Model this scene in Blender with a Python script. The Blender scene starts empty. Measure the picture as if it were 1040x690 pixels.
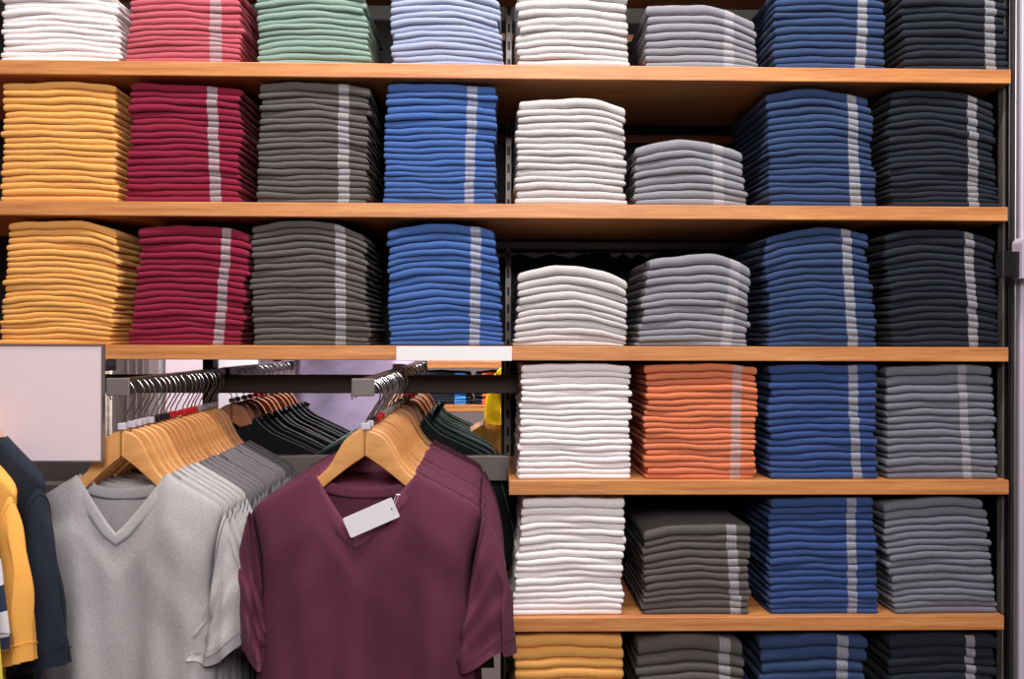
import bpy, math, random
from mathutils import Matrix, Vector
R = math.radians
SC = bpy.context.scene
COL = SC.collection

# ------------------------------------------------------------------ camera
F = 950.0
CAM = Vector((0.0, -2.2, 1.15))
MROT = (Matrix.Rotation(R(-1.33), 4, 'Z') @ Matrix.Rotation(R(90), 4, 'X') @ Matrix.Rotation(R(0.17), 4, 'Z'))
cd = bpy.data.cameras.new('camera'); cam = bpy.data.objects.new('camera', cd); COL.objects.link(cam)
cd.sensor_width = 36.0; cd.lens = F / 1040 * 36.0; cd.clip_start = 0.05
cam.matrix_world = Matrix.Translation(CAM) @ MROT
SC.camera = cam

def at(px, py, Y):
    """a point of the place: the pixel measured on the photograph, at depth Y"""
    d = MROT.to_3x3() @ Vector(((px - 520) / F, -(py - 345) / F, -1.0))
    return CAM + d * ((Y - CAM.y) / d.y)

# ------------------------------------------------------------------ light
SC.view_settings.view_transform = 'Standard'; SC.view_settings.look = 'None'
SC.view_settings.gamma = 1.0; SC.view_settings.use_curve_mapping = False
SC.view_settings.exposure = 0.0
w = bpy.data.worlds.new('world'); SC.world = w; w.use_nodes = True
w.node_tree.nodes['Background'].inputs[0].default_value = (1.0, 0.90, 0.90, 1)
w.node_tree.nodes['Background'].inputs[1].default_value = 0.09

def area(name, loc, target, sx, sy, power, col):
    l = bpy.data.lights.new(name, 'AREA'); l.shape = 'RECTANGLE'; l.size = sx; l.size_y = sy
    l.energy = power; l.color = col
    o = bpy.data.objects.new(name, l); COL.objects.link(o); o.location = loc
    o.rotation_euler = (Vector(target) - Vector(loc)).to_track_quat('-Z', 'Y').to_euler()
    return o
area('ceiling_track_light', (0.25, -0.74, 3.3), (0.2, -0.1, 0.9), 2.6, 0.10, 76, (1.0, 0.955, 0.91))
area('ceiling_panel_light', (0.3, -3.5, 2.55), (0.0, 0, 1.1), 1.2, 1.1, 86, (1.0, 0.955, 0.95))  # unseen fill added out in front to lift the shelf faces and shadows
area('ceiling_aisle_light', (-0.2, 1.15, 3.2), (-0.2, 1.9, 0.9), 3.0, 0.4, 230, (1.0, 0.93, 0.95))

# ------------------------------------------------------------------ materials
def lin(c):
    return tuple(((v / 255) / 12.92 if v / 255 <= 0.04045 else ((v / 255 + 0.055) / 1.055) ** 2.4) for v in c)
def nodes(name):
    m = bpy.data.materials.new(name); m.use_nodes = True
    nt = m.node_tree
    return m, nt, nt.nodes['Principled BSDF']
def N(nt, t, **kw):
    n = nt.nodes.new(t)
    for k, v in kw.items(): setattr(n, k, v)
    return n
def fabric(name, rgb, heather=0.0, bump=0.25, sheen=0.04):
    m, nt, b = nodes(name); c = lin(rgb); L = nt.links.new
    b.inputs['Roughness'].default_value = 0.88
    b.inputs['Specular IOR Level'].default_value = 0.18
    b.inputs['Sheen Weight'].default_value = sheen
    tc = N(nt, 'ShaderNodeTexCoord')
    mp = N(nt, 'ShaderNodeMapping'); L(tc.outputs['Object'], mp.inputs['Vector'])
    mp.inputs['Scale'].default_value = (1, 1, 2.2) if heather < .2 else (1.0, 1.5, 3.2)
    n1 = N(nt, 'ShaderNodeTexNoise'); n1.inputs['Scale'].default_value = 330 if heather < .2 else 420; n1.inputs['Detail'].default_value = 3
    L(mp.outputs[0], n1.inputs['Vector'])
    n2 = N(nt, 'ShaderNodeTexNoise'); n2.inputs['Scale'].default_value = 14; n2.inputs['Detail'].default_value = 4
    L(tc.outputs['Object'], n2.inputs['Vector'])
    rp = N(nt, 'ShaderNodeValToRGB'); L(n1.outputs['Fac'], rp.inputs[0])
    k = 0.06 + heather
    rp.color_ramp.elements[0].position = 0.30; rp.color_ramp.elements[1].position = 0.70
    rp.color_ramp.elements[0].color = tuple(v * (1 - k) for v in c) + (1,)
    rp.color_ramp.elements[1].color = tuple(min(1, v * (1 + k * 0.9)) for v in c) + (1,)
    L(rp.outputs[0], b.inputs['Base Color'])
    b1 = N(nt, 'ShaderNodeBump'); b1.inputs['Strength'].default_value = bump; b1.inputs['Distance'].default_value = 0.0012
    L(n1.outputs['Fac'], b1.inputs['Height'])
    b2 = N(nt, 'ShaderNodeBump'); b2.inputs['Strength'].default_value = 0.35; b2.inputs['Distance'].default_value = 0.006
    L(n2.outputs['Fac'], b2.inputs['Height']); L(b1.outputs[0], b2.inputs['Normal']); L(b2.outputs[0], b.inputs['Normal'])
    return m
def plain(name, rgb, rough=0.5, metal=0.0, alpha=1.0, noise=0.04, bump=0.0):
    m, nt, b = nodes(name); c = lin(rgb); L = nt.links.new
    b.inputs['Roughness'].default_value = rough; b.inputs['Metallic'].default_value = metal
    b.inputs['Alpha'].default_value = alpha
    tc = N(nt, 'ShaderNodeTexCoord'); n1 = N(nt, 'ShaderNodeTexNoise'); n1.inputs['Scale'].default_value = 30
    L(tc.outputs['Object'], n1.inputs['Vector'])
    rp = N(nt, 'ShaderNodeValToRGB'); L(n1.outputs['Fac'], rp.inputs[0])
    rp.color_ramp.elements[0].color = tuple(v * (1 - noise) for v in c) + (1,)
    rp.color_ramp.elements[1].color = tuple(min(1, v * (1 + noise)) for v in c) + (1,)
    L(rp.outputs[0], b.inputs['Base Color'])
    if bump:
        bb = N(nt, 'ShaderNodeBump'); bb.inputs['Strength'].default_value = bump; bb.inputs['Distance'].default_value = 0.003
        L(n1.outputs['Fac'], bb.inputs['Height']); L(bb.outputs[0], b.inputs['Normal'])
    return m
def wood(name, c0, c1, scale=(1.2, 26, 26), rough=0.42, dist=2.0):
    m, nt, b = nodes(name); L = nt.links.new
    b.inputs['Roughness'].default_value = rough
    tc = N(nt, 'ShaderNodeTexCoord'); mp = N(nt, 'ShaderNodeMapping'); L(tc.outputs['Object'], mp.inputs['Vector'])
    mp.inputs['Scale'].default_value = scale
    n1 = N(nt, 'ShaderNodeTexNoise'); n1.inputs['Scale'].default_value = 3.0; n1.inputs['Detail'].default_value = 6; n1.inputs['Distortion'].default_value = dist * .3
    L(mp.outputs[0], n1.inputs['Vector'])
    n2 = N(nt, 'ShaderNodeTexNoise'); n2.inputs['Scale'].default_value = 14; n2.inputs['Detail'].default_value = 4
    L(mp.outputs[0], n2.inputs['Vector'])
    mx = N(nt, 'ShaderNodeMath', operation='MULTIPLY_ADD'); L(n2.outputs['Fac'], mx.inputs[0]); mx.inputs[1].default_value = 0.35
    ms = N(nt, 'ShaderNodeMath', operation='MULTIPLY'); L(n1.outputs['Fac'], ms.inputs[0]); ms.inputs[1].default_value = 0.65
    L(ms.outputs[0], mx.inputs[2])
    rp = N(nt, 'ShaderNodeValToRGB'); L(mx.outputs[0], rp.inputs[0])
    rp.color_ramp.elements[0].position = 0.32; rp.color_ramp.elements[1].position = 0.66
    rp.color_ramp.elements[0].color = lin(c0) + (1,); rp.color_ramp.elements[1].color = lin(c1) + (1,)
    L(rp.outputs[0], b.inputs['Base Color'])
    bb = N(nt, 'ShaderNodeBump'); bb.inputs['Strength'].default_value = 0.12; bb.inputs['Distance'].default_value = 0.001
    L(mx.outputs[0], bb.inputs['Height']); L(bb.outputs[0], b.inputs['Normal'])
    return m
def sticker(name):
    m, nt, b = nodes(name); L = nt.links.new
    b.inputs['Roughness'].default_value = 0.28
    tc = N(nt, 'ShaderNodeTexCoord'); wv = N(nt, 'ShaderNodeTexWave'); wv.bands_direction = 'X'
    wv.inputs['Scale'].default_value = 105; wv.inputs['Distortion'].default_value = 1.5
    L(tc.outputs['Object'], wv.inputs['Vector'])
    rp = N(nt, 'ShaderNodeValToRGB'); L(wv.outputs['Fac'], rp.inputs[0])
    rp.color_ramp.elements[0].position = 0.0; rp.color_ramp.elements[1].position = 0.35
    rp.color_ramp.elements[0].color = (.20, .19, .22, 1); rp.color_ramp.elements[1].color = (.76, .74, .79, 1)
    L(rp.outputs[0], b.inputs['Base Color'])
    b.inputs['Alpha'].default_value = 0.40
    return m
def striped(name, cols, period, axis=2):
    """cloth knitted in horizontal stripes"""
    m, nt, b = nodes(name); L = nt.links.new
    b.inputs['Roughness'].default_value = 0.9
    tc = N(nt, 'ShaderNodeTexCoord'); sp = N(nt, 'ShaderNodeSeparateXYZ'); L(tc.outputs['Object'], sp.inputs[0])
    d = N(nt, 'ShaderNodeMath', operation='DIVIDE'); L(sp.outputs[axis], d.inputs[0]); d.inputs[1].default_value = period
    fr = N(nt, 'ShaderNodeMath', operation='FRACT'); L(d.outputs[0], fr.inputs[0])
    rp = N(nt, 'ShaderNodeValToRGB'); rp.color_ramp.interpolation = 'CONSTANT'; L(fr.outputs[0], rp.inputs[0])
    rp.color_ramp.elements[0].color = lin(cols[0]) + (1,)
    rp.color_ramp.elements[1].position = 0.5; rp.color_ramp.elements[1].color = lin(cols[1]) + (1,)
    L(rp.outputs[0], b.inputs['Base Color'])
    return m

def slotted(name, rgb, slot_rgb, hw, period=0.05, metal=.4):
    m, nt, b = nodes(name); L = nt.links.new
    b.inputs['Roughness'].default_value = 0.35; b.inputs['Metallic'].default_value = metal
    tc = N(nt, 'ShaderNodeTexCoord'); sp = N(nt, 'ShaderNodeSeparateXYZ'); L(tc.outputs['Object'], sp.inputs[0])
    d = N(nt, 'ShaderNodeMath', operation='DIVIDE'); L(sp.outputs[2], d.inputs[0]); d.inputs[1].default_value = period
    fr = N(nt, 'ShaderNodeMath', operation='FRACT'); L(d.outputs[0], fr.inputs[0])
    g = N(nt, 'ShaderNodeMath', operation='GREATER_THAN'); L(fr.outputs[0], g.inputs[0]); g.inputs[1].default_value = 0.5
    ab = N(nt, 'ShaderNodeMath', operation='ABSOLUTE'); L(sp.outputs[0], ab.inputs[0])
    l = N(nt, 'ShaderNodeMath', operation='LESS_THAN'); L(ab.outputs[0], l.inputs[0]); l.inputs[1].default_value = hw
    mu = N(nt, 'ShaderNodeMath', operation='MULTIPLY'); L(g.outputs[0], mu.inputs[0]); L(l.outputs[0], mu.inputs[1])
    mx = N(nt, 'ShaderNodeMix', data_type='RGBA'); L(mu.outputs[0], mx.inputs['Factor'])
    mx.inputs['A'].default_value = lin(rgb) + (1,); mx.inputs['B'].default_value = lin(slot_rgb) + (1,)
    L(mx.outputs['Result'], b.inputs['Base Color'])
    return m

COLS = {
    'white': ((240, 232, 234), 0.0), 'coral red': ((186, 90, 102), 0.0), 'sage green': ((132, 155, 144), 0.0),
    'pale blue': ((156, 165, 192), 0.0), 'light heather grey': ((196, 191, 192), 0.07), 'mid grey': ((134, 134, 142), 0.12),
    'navy blue': ((50, 68, 104), 0.0), 'dark navy': ((34, 38, 48), 0.0), 'mustard yellow': ((236, 173, 96), 0.0),
    'crimson': ((134, 32, 58), 0.0), 'charcoal grey': ((92, 87, 85), 0.03), 'royal blue': ((66, 98, 158), 0.0),
    'burnt orange': ((212, 122, 86), 0.0), 'deep blue': ((54, 76, 126), 0.0), 'slate grey': ((112, 114, 124), 0.12),
}
M = {k: fabric(k.replace(' ', '_') + '_cotton', v[0], v[1]) for k, v in COLS.items()}
M['maroon'] = fabric('maroon_jersey', (98, 48, 68), 0.02, 0.15)
M['maroon rib'] = fabric('maroon_rib', (112, 58, 80), 0.02, 0.3)
M['heather'] = fabric('heather_jersey', (180, 176, 178), 0.30, 0.2)
M['heather rib'] = fabric('heather_rib', (178, 176, 178), 0.12, 0.3)
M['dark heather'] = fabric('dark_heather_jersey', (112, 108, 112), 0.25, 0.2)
M['black'] = fabric('black_jersey', (22, 22, 26), 0.0, 0.2)
M['green black'] = fabric('green_black_jersey', (24, 30, 28), 0.0, 0.2)
M['maroon thread'] = plain('maroon_thread', (62, 28, 42), 0.8)
M['grey seam'] = plain('grey_seam_thread', (122, 118, 122), 0.8)
M['piping'] = plain('grey_thread', (112, 112, 118), 0.7)
M['green piping'] = plain('green_grey_thread', (100, 118, 110), 0.7)
M['navy tee'] = fabric('ink_navy_jersey', (34, 40, 54), 0.0, 0.2)
M['yellow tee'] = fabric('amber_jersey', (238, 172, 84), 0.0, 0.2)
M['lime tee'] = fabric('lime_jersey', (226, 212, 84), 0.0, 0.2)
M['stripe tee'] = striped('navy_white_stripe_jersey', ((40, 52, 82), (232, 228, 234)), 0.078)
M['sun yellow'] = fabric('sun_yellow_cloth', (250, 205, 10), 0.0, 0.2)
M['ochre'] = fabric('ochre_cloth', (196, 140, 62), 0.05, 0.2)
M['shelf'] = wood('oak_shelf_veneer', (176, 106, 56), (224, 156, 96))
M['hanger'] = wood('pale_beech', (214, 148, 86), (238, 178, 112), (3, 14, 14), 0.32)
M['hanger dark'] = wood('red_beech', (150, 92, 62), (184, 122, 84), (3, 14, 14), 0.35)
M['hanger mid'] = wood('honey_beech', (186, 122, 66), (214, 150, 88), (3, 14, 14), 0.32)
M['steel'] = plain('bronze_steel', (70, 60, 58), 0.38, 0.35)
M['cap'] = plain('grey_steel_cap', (132, 122, 120), 0.4, 0.3)
M['dark steel'] = plain('black_steel', (34, 32, 34), 0.22, 0.5)
M['chrome'] = plain('chrome', (205, 205, 208), 0.16, 1.0)
M['brushed'] = plain('brushed_steel', (168, 164, 168), 0.35, 0.9)
M['sign'] = plain('lilac_white_board', (236, 218, 226), 0.5, noise=0.015)
M['card'] = plain('white_card', (240, 236, 240), 0.5, noise=0.01)
M['sticker'] = sticker('size_sticker_film')
M['clip white'] = plain('white_plastic', (216, 210, 226), 0.3)
M['clip red'] = plain('red_plastic', (200, 24, 34), 0.3)
M['clip black'] = plain('black_plastic', (28, 26, 30), 0.3)
M['clip grey'] = plain('smoky_plastic', (150, 142, 140), 0.3)
M['mauve'] = plain('mauve_wall_paint', (196, 182, 200), 0.35, noise=0.02)
M['floor'] = plain('grey_floor', (74, 66, 64), 0.4)
M['ceiling'] = plain('ceiling_paint', (225, 222, 220), 0.8)
M['backwall'] = plain('taupe_wall', (140, 126, 124), 0.7)
M['back panel'] = plain('black_back_panel', (22, 20, 20), 0.7)  # for the sheets added to blacken the gaps behind the stacks
M['skin'] = plain('skin', (206, 150, 120), 0.5)
M['hair'] = plain('dark_hair', (40, 28, 24), 0.6, bump=0.6)
M['lavender'] = fabric('lavender_cotton', (205, 190, 226), 0.0, 0.2)
M['trousers'] = fabric('black_trouser_cloth', (30, 30, 36), 0.0, 0.2)
M['shoe'] = plain('black_shoe', (24, 24, 26), 0.4)
M['bright blue'] = plain('bright_blue_print', (40, 130, 205), 0.6)
M['bright orange'] = plain('bright_orange_print', (235, 92, 50), 0.6)
M['cream'] = plain('cream_cloth', (214, 198, 180), 0.8, noise=0.25, bump=0.8)

# ------------------------------------------------------------------ helpers
def link(name, verts, faces, mat, parent=None, smooth=True):
    me = bpy.data.meshes.new(name); me.from_pydata([tuple(v) for v in verts], [], faces)
    if smooth: me.polygons.foreach_set('use_smooth', [True] * len(me.polygons))
    for m in (mat if isinstance(mat, list) else [mat]): me.materials.append(m)
    me.update()
    o = bpy.data.objects.new(name, me); COL.objects.link(o)
    if parent is not None: o.parent = parent
    return o
def tag(o, label, cat, group=None):
    o['label'] = label; o['category'] = cat
    if group: o['group'] = group
    return o
def struct(o): o['kind'] = 'structure'; return o
def empty(name, loc=(0, 0, 0), rz=0):
    o = bpy.data.objects.new(name, None); o.empty_display_size = 0.05; COL.objects.link(o)
    o.location = loc; o.rotation_euler = (0, 0, rz); return o
def shift(o, p):
    """put a mesh object's origin at p, keeping it in place"""
    p = Vector(p); o.data.transform(Matrix.Translation(-p)); o.location = p; return o
def copy_tree(o, parent=None):
    c = o.copy(); COL.objects.link(c); c.parent = parent
    for ch in list(o.children): copy_tree(ch, c)
    return c
def grid_faces(nu, nv, close_v=False, off=0):
    f = []
    for i in range(nu - 1):
        for j in range(nv if close_v else nv - 1):
            a = off + i * nv + j; b = off + i * nv + (j + 1) % nv
            c = off + (i + 1) * nv + (j + 1) % nv; d = off + (i + 1) * nv + j
            f.append((a, b, c, d))
    return f
def box_mesh(x0, x1, y0, y1, z0, z1, bev=0.0):
    """a box with chamfered edges (verts, faces)"""
    import bmesh
    bm = bmesh.new()
    bmesh.ops.create_cube(bm, size=1)
    bmesh.ops.scale(bm, vec=(x1 - x0, y1 - y0, z1 - z0), verts=bm.verts)
    bmesh.ops.translate(bm, vec=((x0 + x1) / 2, (y0 + y1) / 2, (z0 + z1) / 2), verts=bm.verts)
    if bev: bmesh.ops.bevel(bm, geom=list(bm.edges), offset=bev, segments=2, affect='EDGES', profile=0.5)
    bm.verts.index_update()
    v = [tuple(q.co) for q in bm.verts]; f = [tuple(q.index for q in p.verts) for p in bm.faces]
    bm.free(); return v, f
def box(name, x0, x1, y0, y1, z0, z1, mat, parent=None, bev=0.0015):
    v, f = box_mesh(x0, x1, y0, y1, z0, z1, bev)
    o = link(name, v, f, mat, parent, smooth=False)
    if parent is None: shift(o, ((x0 + x1) / 2, (y0 + y1) / 2, z0))
    return o
def merge(parts):
    V, Fc = [], []
    for v, f in parts:
        n = len(V); V += list(v); Fc += [tuple(i + n for i in q) for q in f]
    return V, Fc
def tube_mesh(pts, r, seg=8, cap=True):
    pts = [Vector(p) for p in pts]; V = []; n = len(pts)
    rr = r if isinstance(r, (list, tuple)) else [r] * n
    up = Vector((0, 1, 0))
    for i, p in enumerate(pts):
        t = (pts[min(i + 1, n - 1)] - pts[max(i - 1, 0)]).normalized()
        a = t.cross(up)
        if a.length < 1e-3: a = t.cross(Vector((1, 0, 0)))
        a.normalize(); b = t.cross(a)
        for k in range(seg):
            q = 2 * math.pi * k / seg
            V.append(p + (a * math.cos(q) + b * math.sin(q)) * rr[i])
    Fc = grid_faces(n, seg, True)
    if cap: Fc += [tuple(range(seg))[::-1], tuple((n - 1) * seg + k for k in range(seg))]
    return V, Fc
def prism_mesh(outline, y0, y1):
    n = len(outline)
    V = [(x, y0, z) for x, z in outline] + [(x, y1, z) for x, z in outline]
    return V, [tuple(range(n)), tuple(range(2 * n - 1, n - 1, -1))] + [(i, i + n, (i + 1) % n + n, (i + 1) % n) for i in range(n)]

# ------------------------------------------------------------------ the room
XL, XR = -2.6, 2.7
struct(box('floor', -4, 4, -4.6, 5.2, -0.05, 0, M['floor'], bev=0))
struct(box('ceiling', -4, 4, -4.6, 5.2, 3.5, 3.55, M['ceiling'], bev=0))
struct(box('wall_back', -4, 4, 5.2, 5.3, 0, 3.5, M['backwall'], bev=0))
struct(box('wall_left', -4.1, -4, -4.6, 5.2, 0, 3.5, M['backwall'], bev=0))
struct(box('wall_right', 4, 4.1, -4.6, 5.2, 0, 3.5, M['backwall'], bev=0))

# ------------------------------------------------------------------ shelves
SY = 0.46
def zed(py, px=640, Y=0.0): return at(px, py, Y).z
SH = {  # number: (top pixel, bottom pixel, left x, right pixel)
    0: (-76, -61.5, None, 1029), 1: (66.8, 81.3, None, 1027), 2: (207.9, 222.4, None, 1024), 3: (352, 366.6, None, 1024.5),
    4: (488.2, 503, 517, 1025), 5: (627.3, 641.8, 514, 1020), 6: (766, 781, 512, 1020)}
SHN = ['top out of reach', 'uppermost', 'second', 'third', 'fourth', 'fifth', 'lowest']
LBL = ['oak shelf board above the highest row of folded shirts', 'oak shelf board under the white, coral and sage shirt stacks at the very top',
       'oak shelf board carrying the upper mustard and crimson stacks', 'long oak shelf board running above the hanging shirts and the label strip',
       'short oak shelf board under the burnt orange shirt stack', 'short oak shelf board with space showing around the charcoal stack, above the lowest row',
       'base shelf board under the lowest row of folded shirts']
ZT = {}
for k, (pt, pb, l, r) in SH.items():
    z1, z0 = zed(pt), zed(pb); ZT[k] = z1
    xr = at(r, pt, 0).x; xl = XL if l is None else at(l, pt, 0).x
    o = box('shelf_board', xl, xr, 0.0, SY, z0, z1, M['shelf'], bev=0.0018)
    tag(o, LBL[k], 'shelf', 'oak shelf boards')
XE = at(1027, 345, 0).x

# ------------------------------------------------------------------ folded shirts
PROF = [(-90 + 180 * i / 8) for i in range(9)]
def section(t, y0, depth, off=0.0):
    """closed YZ loop of a folded shirt: rounded front fold, flat top, rounded back; z in 0..t"""
    r = t * 0.5; p = []
    for a in PROF:
        c = abs(math.cos(R(a))) ** 0.75; s = math.sin(R(a)); s = math.copysign(abs(s) ** 0.9, s)
        p.append((y0 + r - (r + off) * c, r + (r + off) * s))
    for u in (0.12, 0.35, 0.65, 0.9): p.append((y0 + depth * u + r * (1 - u), t))
    for a in (60, 0, -60): p.append((y0 + depth - r + r * math.cos(R(a)), r + r * math.sin(R(a)) * 0.9))
    for u in (0.9, 0.65, 0.35, 0.12): p.append((y0 + depth * u + r * (1 - u), 0.0))
    return p
NS = 9
ORD = ['first', 'second', 'third', 'fourth', 'fifth', 'sixth', 'seventh', 'eighth', 'ninth', 'tenth', 'eleventh', 'twelfth',
       'thirteenth', 'fourteenth', 'fifteenth', 'sixteenth', 'seventeenth', 'eighteenth', 'nineteenth', 'twentieth', 'twenty-first', 'twenty-second', 'twenty-third']

PILE, STRIPS = [], []
def stack(color, shelf, b, t, ytop, n, dL, dR, strip=None, depth=0.34, Y=0.018, seed=0, where='', mat=None, zbase=None, stripmat=None, group=None, mode='all', skip=0):
    rg = random.Random(seed)
    yb = SH[shelf][0] if zbase is None else None
    z0 = (ZT[shelf] if zbase is None else zbase) + 0.0004
    cxp = (b[0] + b[1]) / 2
    ztop = at((t[0] + t[1]) / 2, ytop, Y).z
    H = ztop - z0
    xb = (at(b[0], 345, Y).x, at(b[1], 345, Y).x); xt = (at(t[0], 345, Y).x, at(t[1], 345, Y).x)
    s = 1 / (at(cxp + 1, 345, Y).x - at(cxp, 345, Y).x)      # px per metre
    th = [1.0 + rg.uniform(-0.22, 0.22) + 0.25 * (k / n) for k in range(n)]
    if n > 1: th[-1] *= 1.18
    S = sum(th); hk = [0.0]
    for q in th: hk.append(hk[-1] + q / S * H)
    ph = [rg.uniform(0, 6.28) for _ in range(8)]
    lump = rg.uniform(-0.15, 0.15)
    def level(k, x):
        xc = (xb[0] + xb[1]) / 2 * (1 - k / n) + (xt[0] + xt[1]) / 2 * k / n
        hw = (xb[1] - xb[0]) / 2
        u = (x - xc) / hw
        f = (hk[k] / H) ** 0.62
        um = u - lump
        cr = -(dL / s) * abs(um) ** 1.95 if um < 0 else -(dR / s) * abs(um) ** 1.95
        wb = 0.0017 * math.sin(3.1 * u + ph[0] + k * 0.27) + 0.0010 * math.sin(6.3 * u + ph[1] + k * 0.6) + 0.0007 * math.sin(13 * u + ph[2] + k * 1.5)
        return hk[k] + f * cr + wb * min(1, k / 2)
    gname = group or f'{color} folded t-shirts {where}'
    out = []
    dr = 0.0
    lo, hi = skip, n
    for k in range(n):
        fk = k / max(1, n - 1)
        dr = dr * 0.6 + rg.uniform(-1, 1) * 0.0034
        xl = xb[0] * (1 - fk) + xt[0] * fk + dr * 0.7 + rg.uniform(-0.0024, 0.0024)
        xr = xb[1] * (1 - fk) + xt[1] * fk + dr + rg.uniform(-0.0024, 0.0024)
        t0 = hk[k + 1] - hk[k]
        us = [0, 0.0035, 0.011, 0.024] + [0.03 + 0.94 * i / 15 for i in range(1, 15)] + [0.976, 0.989, 0.9965, 1]
        fac = [0.10, 0.58, 0.86, 0.97] + [1] * 14 + [0.97, 0.86, 0.58, 0.10]
        yo = rg.uniform(-0.0016, 0.0016); skew = rg.uniform(-0.006, 0.006); dp = depth * rg.uniform(0.95, 1.0)
        pk = rg.uniform(0, 6.28); sag = rg.uniform(0.3, 0.8)
        bul = rg.uniform(-0.0006, 0.0012)
        def column(u, fc, off=0.0, only_front=False):
            x = xl + (xr - xl) * u
            zb = level(k, x); zt = level(k + 1, x)
            T = max(0.004, (zt - zb) * 0.97)
            tt = T * fc
            zc = zb + T * 0.5
            yf = Y + yo + skew * (u - 0.5) + 0.0018 * math.sin(5 * u + pk) + (0.006 * (1 - fc) if fc < 1 else 0) - bul
            pts = section(tt, yf, dp, off)
            V = []
            for i, (y, z) in enumerate(pts):
                xx = x + 0.0022 * math.sin(y * 38 + pk + k) * (1 if u > 0.9 else (-1 if u < 0.1 else 0)) 
                V.append((xx, y, z0 + zc - tt / 2 + z))
            return V[1:NS - 1] if only_front else V
        V = []; L = 0
        for u, fc in zip(us, fac):
            c = column(u, fc); L = len(c); V += c
        Fc = grid_faces(len(us), L, True)
        Fc += [tuple(range(L))[::-1], tuple((len(us) - 1) * L + i for i in range(L))]
        cx = (xl + xr) / 2
        org = Vector((cx, Y, z0 + hk[k]))
        single = mode == 'all' or (mode == 'top' and k >= skip)
        if single:
            o = link('folded_shirt', V, Fc, mat or M[color])
            shift(o, org)
        else:
            PILE.append((V, Fc, mat or M[color]))
        if n - 1 - k == 0: pos = 'topmost of its stack'
        elif k == 0: pos = 'bottom one of its stack'
        elif k < n / 2: pos = f'{ORD[k]} up from the bottom'
        else: pos = f'{ORD[n - 1 - k]} down from the top'
        if single: tag(o, f'{color} folded t-shirt, {pos}, {where}', 'folded shirt', gname)
        if strip:
            s0 = strip[0] * (1 - fk) + strip[2] * fk; s1 = strip[1] * (1 - fk) + strip[3] * fk
            jt = rg.uniform(-.0016, .0016); x0 = at(s0 + 1, 345, Y).x + jt; x1 = at(s1 - .6, 345, Y).x + jt
            V = []
            for i in range(4):
                u = ((x0 + (x1 - x0) * i / 3) - xl) / (xr - xl)
                V += column(u, 1.0, 0.0007, True)
            if single:
                so = link('size_strip', V, grid_faces(4, NS - 2), stripmat or M['sticker'])
                so.data.transform(Matrix.Translation(-org)); so.parent = o
            else: STRIPS.append((V, grid_faces(4, NS - 2), stripmat or M['sticker']))
    return out

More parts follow.
